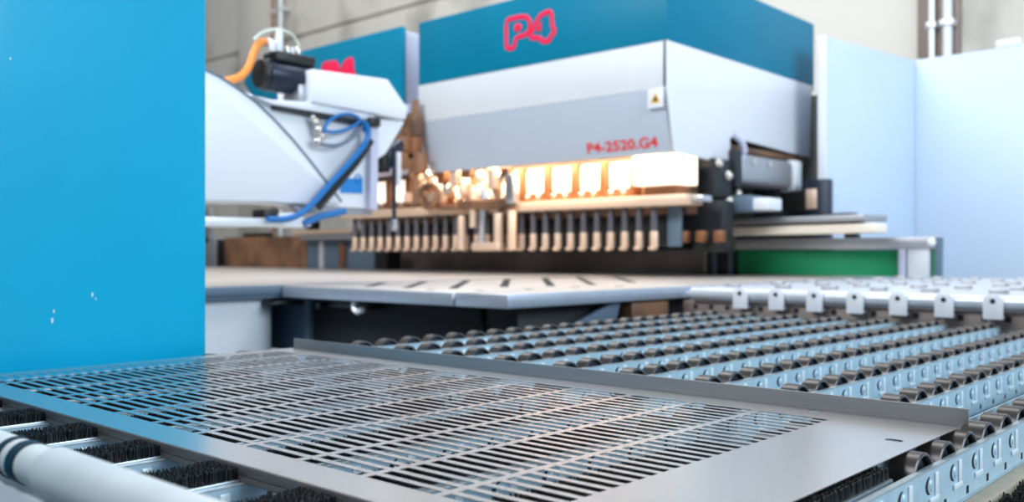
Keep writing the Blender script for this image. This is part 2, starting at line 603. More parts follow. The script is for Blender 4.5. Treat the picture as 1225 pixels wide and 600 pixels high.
# ================================================================== cyan cabinet panel on the left
cp = thing('cyan_cabinet', (-2.33, 0.5, 0), 'tall glossy cyan cabinet side standing at the left end of the slotted sheet', 'cabinet')
b = new(); box(b, -2.36, -2.305, -1.2, 1.295, 0.03, 3.2, 0.006); ob('side_panel', b, M['blue'], cp)
b = new(); box(b, -2.36, -2.31, -1.2, 1.28, 0.0, 0.035); ob('plinth', b, M['darksteel'], cp)
b = new()
for px, py, s in ((62, 383, .006), (64, 372, .004), (110, 352, .005), (114, 357, .003), (12, 70, .003)):
    c = atX(px, py, -2.3045)
    box(b, c.x - .0004, c.x + .0003, c.y - s * .35, c.y + s * .35, c.z - s, c.z + s, mi=0)
ob('paint_chips', b, M['white'], cp)

# ================================================================== steel tables
ZT = 1.054
TH = 0.060
rt = thing('rotary_table', (-3.2, 3.4, 0), 'wide slotted steel work table with a dark base, behind the slotted sheet', 'table')
def plate(x0, x1):
    b = new()
    box(b, x0, x1, 2.70, 6.95, ZT - TH, ZT, 0.006)
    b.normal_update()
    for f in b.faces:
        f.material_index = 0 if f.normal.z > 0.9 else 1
    return b


ob('table_plate', plate(-4.05, -2.784), [M['table'], M['tabledge']], rt)
ob('table_plate', plate(-2.778, -2.475), [M['table'], M['tabledge']], rt)
# slots run diagonally across the plates
b = new()
slots = [((541, 345), (561, 334)), ((602, 343), (607, 333)), ((650, 331.5), (659, 342)), ((691, 331.5), (709, 340.5)),
         ((486, 344), (515, 334)), ((440, 342.5), (474, 334)), ((735, 331), (757, 337.5))]
for a, c in slots:
    p, q = atZ(*a, ZT), atZ(*c, ZT)
    d = (q - p).normalized(); n = Vector((-d.y, d.x, 0)) * 0.022
    pts = [p + n, p - n, q - n, q + n]
    prism(b, [Vector((v.x, v.y, ZT - 0.0003)) for v in pts], (0, 0, 0.0012))
for px, py in ((573, 347.5), (632, 345.8), (688, 343.2), (740, 342), (515, 346.5), (395, 338.5), (404, 337.5)):
    c = atZ(px, py, ZT); cyl(b, (c.x, c.y, ZT - 0.0003), (c.x, c.y, ZT + 0.001), 0.022, 12)
ob('slots', b, M['slot'], rt)
b = new(); box(b, -2.786, -2.776, 2.69, 2.70, ZT - 0.030, ZT - 0.002, 0.002); ob('joint_pin', b, M['white'], rt)
b = new()
box(b, -4.035, -2.80, 2.88, 6.6, 0.06, ZT - TH, 0.01)
box(b, -2.795, -2.60, 2.90, 6.6, 0.06, ZT - TH, 0.01)
box(b, -4.0, -2.55, 2.86, 6.6, 0.0, 0.06)
ob('base', b, M['base'], rt)
b = new(); box(b, -3.85, -3.45, 2.78, 2.88, ZT - TH - 0.045, ZT - TH, 0.008); cyl(b, (-3.80, 2.78, 0.96), (-3.80, 2.74, 0.96), 0.018, 12)
ob('stop_bracket', b, M['black'], rt)
b = new(); sweep(b, catmull([(-3.50, 2.735, 0.99), (-3.50, 2.735, 0.955), (-3.47, 2.735, 0.94), (-3.44, 2.735, 0.952)], 5), 0.014, 8)
ob('hook', b, M['conduit'], rt)
b = new()
prism(b, [(-2.52, 3.16, 0.90), (-2.52, 3.50, 0.993), (-2.52, 3.535, 0.993), (-2.52, 3.50, 0.90)], (-0.03, 0, 0), 0.004)
ob('gusset', b, M['slate'], rt)
b = new(); box(b, -2.62, -2.50, 3.60, 3.92, 0.90, 0.985, 0.01); ob('drive_block', b, M['bronze'], rt)

ft = thing('side_table', (-5.5, 2.5, 0), 'pale side table left of the slotted work table, over a white cabinet', 'table')
b = new(); box(b, -11.0, -4.056, 0.9, 6.95, ZT - 0.045, ZT + 0.004, 0.004)
b.normal_update()
for f in b.faces:
    f.material_index = 0 if f.normal.z > 0.5 else 1
ob('table_plate', b, [M['table'], M['slate']], ft)
b = new(); box(b, -11.0, -4.066, 1.0, 6.9, ZT - 0.062, ZT - 0.045); ob('under_rail', b, M['slate'], ft)
cb = thing('white_cabinet', (-4.5, 2.0, 0), 'white cabinet with a rounded edge under the side table', 'cabinet')
pts = [(-5.2, 0.6, 0.04), (-4.12, 0.6, 0.04)]
for i in range(9):
    a = math.pi / 2 * i / 8
    pts.append((-4.27 + 0.15 * math.cos(a), 2.60 + 0.15 * math.sin(a), 0.04))
pts.append((-5.2, 2.75, 0.04))
b = new(); prism(b, pts, (0, 0, ZT - 0.062 - 0.041)); ob('body', b, M['white'], cb)
b = new(); box(b, -5.15, -4.16, 0.65, 2.70, 0.0, 0.045); ob('plinth', b, M['darksteel'], cb)
b = new(); box(b, -4.75, -4.048, 2.86, 3.4, 0.0, 0.985, 0.01); ob('side_skirt', b, M['slate'], cb)
b = new(); box(b, -4.13, -4.00, 2.62, 2.80, 0.955, 0.975, 0.006); ob('foot_plate', b, M['black'], cb)

rol = thing('roller_table', (-1.3, 4.5, 0), 'pale roller table behind the wheel rails, edged with white brackets', 'table')
b = new(); box(b, -2.46, 0.6, 4.06, 6.95, 0.93, 0.985, 0.004); ob('bed_plate', b, M['satin'], rol)
b = new()
box(b, -2.46, 0.6, 3.985, 4.03, 0.80, 0.985, 0.003)
for i in range(34):
    x = -2.4 + i * 0.088
    box(b, x, x + 0.022, 3.983, 3.9855, 0.945, 0.968, mi=1)
ob('front_beam', b, [M['brownbeam'], M['slot']], rol)
for x in (-2.35, 0.5):
    for y in (4.1, 6.8):
        b = new(); box(b, x - 0.05, x + 0.05, y - 0.04, y + 0.04, 0, 0.93, 0.005); ob('leg', b, M['darksteel'], rol)
RB = [-2.115 + 0.182 * k for k in range(10)]
for k in range(26):
    b = new()
    y = 3.975 + k * 0.115
    cyl(b, (-2.40, y, 1.020), (0.55, y, 1.020), 0.032, 20, bev=0.004)
    cyl(b, (-2.43, y, 1.020), (0.58, y, 1.020), 0.010, 10)
    rr = ob('long_roller', b, M['roller'], rol)
for k, x in enumerate(RB):
    b = new()
    pr = [(x - 0.036, 3.925, 0.958), (x + 0.036, 3.925, 0.958), (x + 0.036, 3.925, 1.035), (x + 0.022, 3.925, 1.056), (x - 0.022, 3.925, 1.056), (x - 0.036, 3.925, 1.035)]
    prism(b, pr, (0, 0.014, 0), 0.002)
    box(b, x - 0.03, x + 0.03, 3.93, 3.99, 0.960, 0.972)
    c = ob('bracket', b, M['white'], rol)
    b = new(); cyl(b, (x, 3.922, 1.030), (x, 3.93, 1.030), 0.010, 12); ob('bolt', b, M['darksteel'], c)
# small guide blocks standing between the rollers give the bed its broken texture
rnd = random.Random(21)
g0 = None
for a in range(6):
    for c in range(11):
        x, y = -2.25 + c * 0.235 + rnd.uniform(-.03, .03), 4.20 + a * 0.46
        if g0 is None:
            b = new(); box(b, -0.035, 0.035, -0.02, 0.02, 0.985, 1.068, 0.004)
            g0 = part_local('guide_block', b, [M['satin']], rol)
            gb = g0
        else:
            gb = g0.copy(); COL.objects.link(gb); gb.parent = rol
        gb.location = (x - rol.location.x, y - rol.location.y + 0.0575 - ((y - 3.975) % 0.115), 0)

# ================================================================== bending machine head
HX0, HX1, HY, HYB = -5.79, -3.336, 5.20, 7.49
head = thing('bending_machine', (-4.56, 6.3, 0), 'big teal and white machine head with red lettering, centre right', 'machine')
b = new(); box(b, HX0, HX1, HY, HYB, 2.640, 3.170, 0.012); ob('teal_hood', b, M['teal'], head)
b = new()
box(b, HX0, HX1, HY, HY + 0.03, 2.325, 2.638, 0.004)
box(b, HX0, HX1 - .001, HY + 0.03, HYB, 2.60, 2.639)
ob('front_panel', b, M['grey'], head)
# lower, inward leaning front panel with a rounded lower left corner
def lean(z):
    return HY + 0.09 * (2.325 - z) / 0.42
prof = [(HX1, 2.324), (HX0, 2.324), (HX0 + 0.02, 2.06)]
for i in range(7):
    a = math.pi + math.pi / 2 * i / 6
    prof.append((HX0 + 0.16 + 0.13 * math.cos(a), 2.035 + 0.13 * math.sin(a)))
prof.append((HX1, 1.905))
b = new(); prism(b, [(x, lean(z), z) for x, z in prof], (0, 0.03, 0), 0.003); ob('lower_panel', b, M['midgrey'], head)
sp = [(5.2, 2.638), (5.2, 2.325), (5.29, 1.905), (6.04, 1.872), (6.05, 2.075), (7.40, 2.030), (7.44, 2.575), (7.44, 2.638)]
b = new(); prism(b, [(HX1 - 0.03, y, z) for y, z in sp], (0.032, 0, 0), 0.004); ob('side_panel', b, M['white'], head)
b = new(); box(b, HX0, HX0 + 0.03, HY + 0.12, 7.4, 1.95, 2.6, 0.004); ob('side_panel', b, M['lavender'], head)
b = new(); box(b, HX0 + .05, HX1 - .05, 6.6, 7.49, 2.15, 2.6); box(b, HX0 + .05, HX1 - .10, 5.63, 5.75, 1.94, 2.6); ob('inner_frame', b, M['darksteel'], head)
# rear frame standing on the floor
rf = thing('rear_frame', (-6.0, 7.65, 0), 'olive grey machine back wall behind and under the teal heads', 'machine frame')
b = new(); box(b, -9.2, -3.17, 7.50, 7.70, 0, 2.57, 0.01); ob('back_plate', b, M['olive'], rf)
b = new(); box(b, -3.30, -3.19, 7.47, 7.50, 1.0, 2.60, 0.003); ob('edge_strip', b, M['darksteel'], rf)


def logo(parent, filled=False):
    """outlined two-character mark on the teal hood"""
    def W(u, v):
        return atY(590 + u / 8.57, v / 8.57, HY - 0.004)
    P = [(128, 205), (300, 166), (352, 182), (376, 240), (366, 310), (330, 355), (222, 388), (212, 490), (130, 500)]
    Fo = [(480, 150), (592, 108), (600, 275), (628, 305), (615, 345), (585, 365), (575, 418), (492, 425), (482, 388), (372, 388), (390, 320), (425, 250)]
    PL = [W(*p) for p in P]; FL = [W(*p) for p in Fo]
    hole = [W(*p) for p in [(215, 250), (250, 238), (285, 248), (290, 290), (265, 320), (215, 325)]]
    tri = [W(*p) for p in [(490, 215), (488, 318), (435, 320), (455, 265)]]
    bm = new()
    for loop in (PL, FL):
        dense = []
        n = len(loop)
        for i in range(n):
            a, c, e = loop[i - 1], loop[i], loop[(i + 1) % n]
            p, q = c.lerp(a, min(.3, .03 / (c - a).length)), c.lerp(e, min(.3, .03 / (e - c).length))
            for t in (0, .5, 1):
                dense.append(p * (1 - t) ** 2 + 2 * c * t * (1 - t) + q * t * t)
        sweep(bm, dense, 0.018, 10, True, ((0, 1, 0), 0.15))
    for loop in ((PL, FL) if filled else (hole, tri)):
        prism(bm, loop, (0, -0.004, 0), 0.001)
    return bm


ob('logo', logo(head), M['red'], head)


def text(name, body, p0, size, m, parent, rot, extr=0.001):
    cu = bpy.data.curves.new(name, 'FONT')
    cu.body = body
    cu.size = size
    cu.extrude = extr
    cu.offset = size * 0.018
    cu.space_character = 1.04
    cu.materials.append(m)
    o = bpy.data.objects.new(name, cu)
    COL.objects.link(o)
    o.parent = parent
    o.location = Vector(p0) - parent.location
    o.rotation_euler = rot
    return o


def to_mesh(o):
    me = bpy.data.meshes.new_from_object(o.evaluated_get(bpy.context.evaluated_depsgraph_get()))
    n = bpy.data.objects.new('lettering', me)
    COL.objects.link(n)
    n.parent, n.location, n.rotation_euler, n.scale = o.parent, o.location, o.rotation_euler, o.scale
    bpy.data.objects.remove(o)
    n.name = 'lettering'
    return n


tilt = math.atan2(0.09, 0.42)
tx = text('lettering_curve', 'P4-2520.G4', (-4.06, lean(1.945) - 0.003, 1.945), 0.115, M['redtext'], head, (math.radians(90) + tilt, 0, 0))
tx.data.size = 0.100; tx.scale = (1.22, 1, 1); tx.data.offset = 0.0026; bpy.context.view_layer.update(); tx = to_mesh(tx)
b = new()
c0, c1 = atY(777, 105, HY), atY(793, 126, HY)
cz = (c0.z + c1.z) / 2 - .01; cx_ = HX1 - 0.085
yw = lean(min(cz, 2.32)) - 0.004
box(b, cx_ - 0.062, cx_ + 0.062, yw - 0.016, yw - 0.010, cz - 0.065, cz + 0.065, 0.002)
wl = ob('warning_label', b, M['white'], head)
b = new(); prism(b, [(cx_ - 0.040, yw - 0.0161, cz - 0.032), (cx_ + 0.040, yw - 0.0161, cz - 0.032), (cx_, yw - 0.0161, cz + 0.038)], (0, -0.001, 0))
tr = ob('triangle', b, M['yellow'], wl)
b = new(); prism(b, [(cx_ - 0.022, yw - 0.0172, cz - 0.022), (cx_ + 0.022, yw - 0.0172, cz - 0.022), (cx_, yw - 0.0172, cz + 0.018)], (0, -0.0008, 0))
ob('symbol', b, M['black'], wl)

# second head, left of it
h2 = thing('second_machine', (-7.2, 6.2, 0), 'second teal machine head partly hidden by the white arm', 'machine')
b = new()
prism(b, [atY(px, py, HY) for px, py in ((312, 73), (480, 31), (480, 165), (330, 127), (300, 114), (291, 100), (294, 85))], (0, 0.05, 0), 0.006)
ob('teal_panel', b, M['teal'], h2)
b = new(); box(b, -8.2, -6.03, HY + 0.052, 7.4, 1.95, 3.155, 0.015); ob('body', b, M['lavender'], h2)
b = new(); box(b, -6.035, -6.022, 5.6, 7.3, 2.2, 2.52, 0.003); ob('side_cover', b, M['grey'], h2)
bm = logo(h2, True)
dx = atY(422, 70, HY).x - atY(661, 11, HY).x
bmesh.ops.translate(bm, verts=bm.verts, vec=(dx + 0.005, 0, atY(416, 70, HY).z - atY(661, 11, HY).z))
ob('logo', bm, M['red'], h2)

# ------------------------------------------------------------------ tools, their rail and the lamps
rl = thing('tool_rail', (-5.2, 5.5, 0), 'long bright rail above the row of bending tools', 'rail')
b = new(); box(b, -7.12, -3.31, 5.40, 5.62, 1.555, 1.628, 0.006); ob('rail_bar', b, M['warmtone'], rl)
b = new(); box(b, -7.12, -3.42, 5.625, 5.74, 1.50, 1.935, 0.006); ob('back_beam', b, M['bronze'], rl)
b = new(); box(b, -7.12, -3.60, 5.64, 5.70, 1.27, 1.499, 0.004); ob('rear_plate', b, M['black'], rl)
b = new(); box(b, -3.325, -3.22, 5.46, 5.60, 1.57, 1.62, 0.012); ob('end_stop', b, M['steel'], rl)
b = new(); box(b, -3.57, -3.46, 5.57, 5.60, 1.27, 1.554, 0.006); ob('end_plate', b, M['slate'], rl)
TP = 0.1255


def tool(label):
    t = thing('bending_tool', (-3.633, 5.5, 1.244), label, 'tool', 'bending tools hanging in a row')
    b = new(); cyl(b, (-3.633, 5.5, 1.380), (-3.633, 5.5, 1.554), 0.027, 16, bev=0.003); ob('shank', b, M['toolsteel'], t)
    b = new()
    cyl(b, (-3.633, 5.5, 1.262), (-3.633, 5.5, 1.380), 0.030, 16, bev=0.004)
    box(b, -3.657, -3.609, 5.452, 5.51, 1.244, 1.272, 0.012)
    ob('tip', b, M['warmtone'], t)
    return t


t0 = tool('rightmost bending tool of the row under the bright rail')
for k in range(1, 28):
    c = t0.copy(); COL.objects.link(c)
    c.location.x = -3.633 - TP * k
    c['label'] = '%s bending tool from the right end of the row' % ORD[k]
    if k == 27:
        c['label'] = 'leftmost bending tool of the row, below the white arm'
    for ch in [o for o in COL.objects if o.parent == t0]:
        d = ch.copy(); COL.objects.link(d); d.parent = c

lx = [(625, 655, 201, 229), (662, 688, 197, 226), (694, 720, 194, 224), (727, 755, 190, 221)]
LY = 5.53
ls = [atY((a + c) / 2, 210, LY).x for a, c, _, _ in lx]
LP = (ls[-1] - ls[0]) / 3
for k in range(11):
    x = ls[-1] - LP * k
    t = thing('work_lamp', (x, LY, 1.66),
              'rightmost square warm lamp under the teal head' if k == 0 else '%s square warm lamp from the right under the teal heads' % ORD[k],
              'lamp', 'square lamps above the bending tools')
    w = LP / 2
    b = new()
    box(b, x - w + .003, x - w + 0.030, LY - 0.03, LY + 0.085, 1.632, 1.905, 0.004)
    box(b, x + w - 0.030, x + w - .003, LY - 0.03, LY + 0.085, 1.632, 1.905, 0.004)
    box(b, x - w + .02, x + w - .02, LY - 0.03, LY + 0.085, 1.632, 1.682, 0.004)
    box(b, x - w + .02, x + w - .02, LY + 0.06, LY + 0.085, 1.66, 1.905, 0.004)
    ob('housing', b, M['copper'], t)
    b = new(); box(b, x - w + 0.034, x + w - 0.034, LY, LY + 0.05, 1.70, 1.895, 0.02); ob('diffuser', b, M['lamp'], t)
    for s in (-1, 1):
        b = new(); ball(b, (x + s * 0.055, LY - 0.03, 1.672), 0.024); ob('knob', b, M['fitting'], t)
el = thing('end_lamp', (-3.5, 5.5, 1.63), 'large bright white lamp box at the right end of the tool rail', 'lamp')
b = new(); box(b, -3.700, -3.345, 5.325, 5.61, 1.695, 1.90, 0.006); ob('diffuser', b, M['lamp'], el)
b = new(); box(b, -3.66, -3.40, 5.42, 5.60, 1.629, 1.694, 0.004); box(b, -3.705, -3.35, 5.611, 5.622, 1.69, 1.90, 0.002); ob('housing', b, M['copper'], el)

# central clamp mechanism in front of the tools
mg = thing('central_clamp', (-5.35, 5.3, 1.25), 'cluster of warm-lit steel clamp parts in the middle of the tool row', 'clamp mechanism')


def at(px, py, Y=5.36):
    return atY(px, py, Y)


for px0, py0, px1, py1, r, m in ((566, 222, 566, 272, .034, 'warmtone'), (578, 218, 576, 292, .030, 'steel'), (596, 255, 596, 299, .040, 'warmtone'),
                                 (612, 252, 612, 299, .036, 'warmtone'), (552, 258, 552, 299, .036, 'warmtone'), (588, 215, 600, 252, .030, 'bronze')):
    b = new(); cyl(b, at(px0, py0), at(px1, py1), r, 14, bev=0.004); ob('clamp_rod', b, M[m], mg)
for px, py, sx, sz, m in ((590, 214, .045, .09, 'warmtone'), (612, 226, .05, .12, 'steel'), (545, 213, .05, .07, 'warmtone'), (522, 236, .09, .05, 'warmtone'),
                          (600, 243, .10, .04, 'bronze'), (583, 295, .16, .035, 'warmtone'), (570, 243, .20, .03, 'bronze'), (530, 212, .05, .06, 'copper'),
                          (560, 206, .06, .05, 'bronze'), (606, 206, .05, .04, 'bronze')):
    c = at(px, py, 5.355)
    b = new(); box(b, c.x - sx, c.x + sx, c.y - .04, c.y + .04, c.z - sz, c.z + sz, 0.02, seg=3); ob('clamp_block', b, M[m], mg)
for px, py, r, m in ((536, 226, .055, 'fitting'), (556, 228, .06, 'warmtone'), (585, 242, .055, 'fitting'), (607, 240, .05, 'warmtone'), (598, 212, .05, 'fitting'),
                     (500, 214, .055, 'warmtone'), (512, 210, .05, 'fitting'), (575, 212, .05, 'warmtone'), (488, 236, .045, 'warmtone')):
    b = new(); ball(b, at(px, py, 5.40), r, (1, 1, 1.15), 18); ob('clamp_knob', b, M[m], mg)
c = at(513, 234, 5.30)
b = new(); sweep(b, [c + Vector((0.11 * math.cos(a), 0, 0.09 * math.sin(a))) for a in [i * math.pi / 10 for i in range(20)]], 0.03, 10, True)
ob('ring', b, M['bronze'], mg)
b = new(); sweep(b, catmull([at(*p, 5.34) for p in ((490, 205), (500, 225), (520, 245), (560, 248), (600, 247))], 6), 0.022, 8); ob('hose', b, M['bronze'], mg)

# brown parts seen in the gap between the heads
gp = thing('gap_mechanism', (-5.95, 5.6, 1.6), 'brown oily linkage in the gap between the two teal heads', 'mechanism')
rnd = random.Random(11)
for px, py, sx, sz, m in ((492, 150, .09, .10, 'bronze'), (484, 170, .10, .08, 'bronze'), (496, 178, .05, .10, 'copper'), (490, 192, .13, .07, 'bronze'),
                          (476, 184, .06, .06, 'brownbeam'), (500, 195, .07, .09, 'bronze'), (486, 140, .05, .10, 'lavender')):
    c = atY(px, py, 5.12)
    b = new(); box(b, c.x - sx, c.x + sx, c.y - .05, c.y + .05, c.z - sz, c.z + sz, 0.018)
    ob('link', b, M[m], gp)
a_ = atY(497, 120, 5.12)
b = new(); cyl(b, a_, (a_.x, a_.y, 1.63), 0.03, 12); ob('rod', b, M['bronze'], gp)

# ------------------------------------------------------------------ things under the right side of the head
dm = thing('drive_motor', (-3.25, 6.7, 1.7), 'grey drive motor with white end cap under the right side of the head', 'motor')
p, q = atY(884, 206, 6.35), atY(944, 203, 7.0)
p = Vector((-3.40, 6.15, atX(884, 204, -3.40).z)); q = Vector((-3.40, 7.1, p.z + 0.0))
b = new(); box(b, -3.52, -3.28, 6.12, 6.98, p.z - 0.115, p.z + 0.115, 0.05, seg=4); ob('motor_body', b, M['satin'], dm)
b = new(); box(b, -3.525, -3.275, 6.98, 7.13, p.z - 0.125, p.z + 0.125, 0.02); ob('end_cap', b, M['white'], dm)
b = new(); box(b, -3.54, -3.27, 6.02, 6.12, p.z - 0.15, p.z + 0.13, 0.015); ob('flange', b, M['darksteel'], dm)
b = new(); cyl(b, (-3.28, 6.3, p.z + .06), (-3.27, 6.3, p.z + .06), .03, 14); cyl(b, (-3.28, 6.55, p.z + .06), (-3.27, 6.55, p.z + .06), .03, 14); ob('bolt', b, M['fitting'], dm)
b = new(); sweep(b, catmull([(-3.34, 6.10, 2.10), (-3.30, 6.16, 2.04), (-3.30, 6.18, 1.95), (-3.33, 6.10, 1.86), (-3.36, 6.0, 1.84)], 6), 0.026, 10); ob('hose', b, M['lavender'], dm)
b = new(); box(b, -3.6, -3.3, 5.755, 6.015, 1.62, 1.90, 0.015); ob('gear_housing', b, M['darksteel'], dm)
for y, z, r in ((5.80, 1.86, .035), (5.93, 1.78, .04), (5.95, 1.60, .035), (6.08, 1.66, .03)):
    b = new(); ball(b, (-3.29, y, z), r); ob('grease_cap', b, M['fitting'], dm)
b = new(); box(b, -3.62, -3.36, 6.0, 7.35, 1.985, 2.03, 0.006); ob('mount_plate', b, M['bronze'], dm)
b = new(); box(b, -3.56, -3.36, 6.95, 7.5, 1.40, 1.58, 0.01); box(b, -3.60, -3.40, 6.9, 7.1, 1.50, p.z - .1, 0.01); ob('mount_arm', b, M['darksteel'], dm)

sl = thing('slide_carriage', (-3.4, 6.0, 1.25), 'dark slide carriage with pale blue blocks right of the tool row', 'carriage')
b = new(); box(b, -3.58, -3.24, 5.76, 5.92, 1.32, 1.60, 0.01); ob('carriage_body', b, M['darksteel'], sl)
b = new(); box(b, -3.40, -3.14, 5.98, 6.20, 1.52, 1.64, 0.015); ob('block', b, M['slate'], sl)
b = new(); box(b, -3.20, -3.02, 6.02, 6.24, 1.53, 1.62, 0.015); ob('block', b, M['white'], sl)
for k in range(3):
    b = new(); box(b, -3.50 + k * .14, -3.43 + k * .14, 5.60, 5.66, 1.30, 1.38, 0.01); ob('pad', b, M['copper'], sl)
b = new(); box(b, -3.44, -3.20, 5.70, 5.88, 1.23, 1.32, 0.004); ob('foot', b, M['black'], sl)

# slide bars, green conveyor
sbx = thing('slide_bar', (-3.1, 6.4, 1.3), 'long pale steel slide bar above the green conveyor', 'bar')
A_, B_ = atY(836, 265, 6.35), atY(1032, 266, 6.1)
dirv = (B_ - A_); dirv.z = 0; dirv.normalize(); nrm = Vector((-dirv.y, dirv.x, 0))
zt = 1.455
def slab(bm, p, q, w0, w1, z0, z1, bev):
    prism(bm, [(p + nrm * w0).to_2d().to_3d() + Vector((0, 0, z0)), (q + nrm * w0).to_2d().to_3d() + Vector((0, 0, z0)),
               (q + nrm * w1).to_2d().to_3d() + Vector((0, 0, z0)), (p + nrm * w1).to_2d().to_3d() + Vector((0, 0, z0))], (0, 0, z1 - z0), bev)
b = new(); slab(b, A_, B_, 0, 0.3, 1.440, 1.484, 0.008); ob('upper_bar', b, M['satin'], sbx)
b = new(); slab(b, A_ + dirv * 0.20, B_ + dirv * 0.06, 0.03, 0.2, 1.358, 1.424, 0.012); ob('lower_bar', b, M['warmlit'], sbx)
b = new(); slab(b, A_ + dirv * 0.3, B_ - dirv * 0.1, 0.08, 0.18, 1.425, 1.445, 0.002); ob('spacer', b, M['black'], sbx)
b = new(); slab(b, B_ - dirv * 0.26, B_ - dirv * 0.12, 0.04, 0.14, 1.483, 1.500, 0.006); ob('stop_knob', b, M['darksteel'], sbx)
for f in (0.25, 0.9):
    c = A_.lerp(B_, f)
    b = new(); box(b, c.x - .04, c.x + .04, c.y + .1, c.y + .18, 1.33, 1.36); ob('stand', b, M['darksteel'], sbx)

GY = 6.55
gc = thing('green_conveyor', (-2.9, GY + .15, ZT), 'low grey conveyor frame with green side on the far table edge', 'conveyor')
def gx(px): return atY(px, 310, GY).x
b = new(); box(b, gx(882), gx(1074), GY, GY + .05, 1.06, 1.25, 0.004); ob('green_side', b, M['green'], gc)
b = new(); box(b, gx(866), gx(1123), GY - .03, GY + .10, 1.252, 1.335, 0.006); ob('frame_top', b, M['satin'], gc)
b = new(); box(b, gx(1076), gx(1084), GY - .03, GY + .05, 1.055, 1.252, 0.003); ob('post', b, M['lavender'], gc)
b = new(); box(b, gx(1086), gx(1113), GY - .02, GY + .05, 1.055, 1.285, 0.006); ob('end_block', b, M['grey'], gc)
b = new(); box(b, gx(1115), gx(1119), GY, GY + .05, 1.055, 1.25); ob('green_strip', b, M['green'], gc)
b = new(); box(b, gx(1120), gx(1125), GY - .03, GY + .05, 1.055, 1.33, 0.002); ob('post', b, M['slate'], gc)
b = new(); ball(b, (gx(1116), GY - .035, 1.295), 0.030); ob('cap', b, M['white'], gc)
for a0, a1, m in ((846, 853, 'black'), (853, 858, 'slate'), (859, 872, 'black'), (872, 877, 'slate'), (877, 881, 'black')):
    b = new(); box(b, gx(a0), gx(a1), GY - .02, GY + .06, 1.055, 1.252, 0.002); ob('post', b, M[m], gc)
bb = thing('back_beam', (-5, 6.75, ZT), 'long brown-grey beam along the table behind the bending tools', 'beam')
b = new(); box(b, atY(456, 310, 6.7).x, atY(842, 310, 6.7).x, 6.70, 6.9, 1.056, 1.255, 0.008); ob('beam', b, M['brownbeam'], bb)
bk = thing('brown_block', (-8.2, 6.5, ZT), 'rust brown steel block below the white arm', 'block')
YB_ = 6.3
def bxp(bm, x0, x1, y0, y1, Y, d, bev=.006, zmin=None):
    z0 = atY(x0, y1, Y).z if zmin is None else zmin
    return box(bm, atY(x0, y0, Y).x, atY(x1, y0, Y).x, Y, Y + d, z0, atY(x0, y0, Y).z, bev)
b = new(); bxp(b, 268, 358, 284, 318, YB_, .3, zmin=ZT + .005); ob('block_body', b, M['bronze'], bk)
b = new(); bxp(b, 290, 318, 279, 284.5, YB_ + .05, .1); ob('clip', b, M['black'], bk)
b = new(); bxp(b, 358.5, 366, 288, 318, YB_, .2, zmin=ZT + .005); ob('side_plate', b, M['bronze'], bk)
ss = thing('slate_stand', (-7.3, 6.5, ZT), 'slate blue stand with a silver shelf left of the bending tools', 'stand')
b = new(); bxp(b, 367, 447, 284, 320, YB_, .2, zmin=ZT + .005); ob('panel', b, M['slate'], ss)
b = new(); bxp(b, 358, 421, 281, 287, YB_ - .15, .3); ob('silver_shelf', b, M['satin'], ss)
b = new(); bxp(b, 350, 424, 275.5, 280.5, YB_ - .15, .3); ob('wooden_strip', b, M['warmtone'], ss)
b = new(); bxp(b, 448, 462, 298, 320, YB_ - .02, .2, zmin=ZT + .005); ob('post', b, M['black'], ss)
b = new(); bxp(b, 381, 385, 288, 318, YB_ - .04, .04, .003, ZT + .005); ob('rod', b, M['conduit'], ss)
b = new(); bxp(b, 404, 411, 290, 318, YB_ - .04, .04, .003, ZT + .005); ob('rod', b, M['bronze'], ss)
b = new(); bxp(b, 366, 374, 262, 276, YB_ - .05, .05, .003); bxp(b, 372, 378, 258, 276, YB_, .05, .003); ob('valve', b, M['black'], ss)
gs = thing('grey_post', (-9, 6.6, ZT), 'grey upright post beside the cyan cabinet, below the white arm', 'post')
b = new(); bxp(b, 225, 257, 285, 319, YB_, .2, zmin=ZT + .005); bxp(b, 244, 250, 250, 290, YB_, .06, .003); ob('post_body', b, M['satin'], gs)
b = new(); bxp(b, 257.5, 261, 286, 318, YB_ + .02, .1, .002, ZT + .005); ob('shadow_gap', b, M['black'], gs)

# white enclosure panels on the right
EX, EY = -2.87, 8.5
ep = tag(None or bpy.data.objects.new('enclosure_panel', None), 'white enclosure side panel with bright front edge right of the head', 'panel')
COL.objects.link(ep); ep.location = (-3.0, 7.8, 0)
b = new(); prism(b, [(-3.115, 7.09, 0.0), (-3.06, 7.09, 0.0), (-2.85, 8.5, 0.0), (-2.91, 8.5, 0.0)], (0, 0, 2.95), 0.004); ob('panel_sheet', b, M['palepanel'], ep)
b = new(); box(b, -3.12, -3.05, 7.06, 7.09, 0.0, 2.955, 0.006); ob('edge_trim', b, M['white'], ep)
ew = thing('enclosure_wall', (-1.0, 8.55, 0), 'wide white enclosure wall at the far right', 'panel')
b = new(); box(b, -2.91, 3.5, 8.505, 8.555, 0.0, 2.955, 0.006); ob('panel_sheet', b, M['palepanel'], ew)
b = new(); box(b, -2.2, -2.0, 8.51, 8.55, 2.954, 3.03, 0.02); ob('top_cap', b, M['white'], ew)
kp = thing('black_post', (-3.15, 6.9, 0), 'black post with a warm lit plate at the foot of the enclosure panel', 'post')
YP = 6.95
a0, a1 = atY(962, 215, YP), atY(990, 258, YP)
b = new(); box(b, a0.x, a1.x, YP, YP + .1, 0.0, a0.z, 0.008); ob('post_body', b, M['motor'], kp)
b = new(); box(b, atY(964, 220, YP).x, atY(977, 220, YP).x, YP - .012, YP, atY(970, 250, YP).z, atY(970, 226, YP).z, 0.006); ob('plate', b, M['warmtone'], kp)

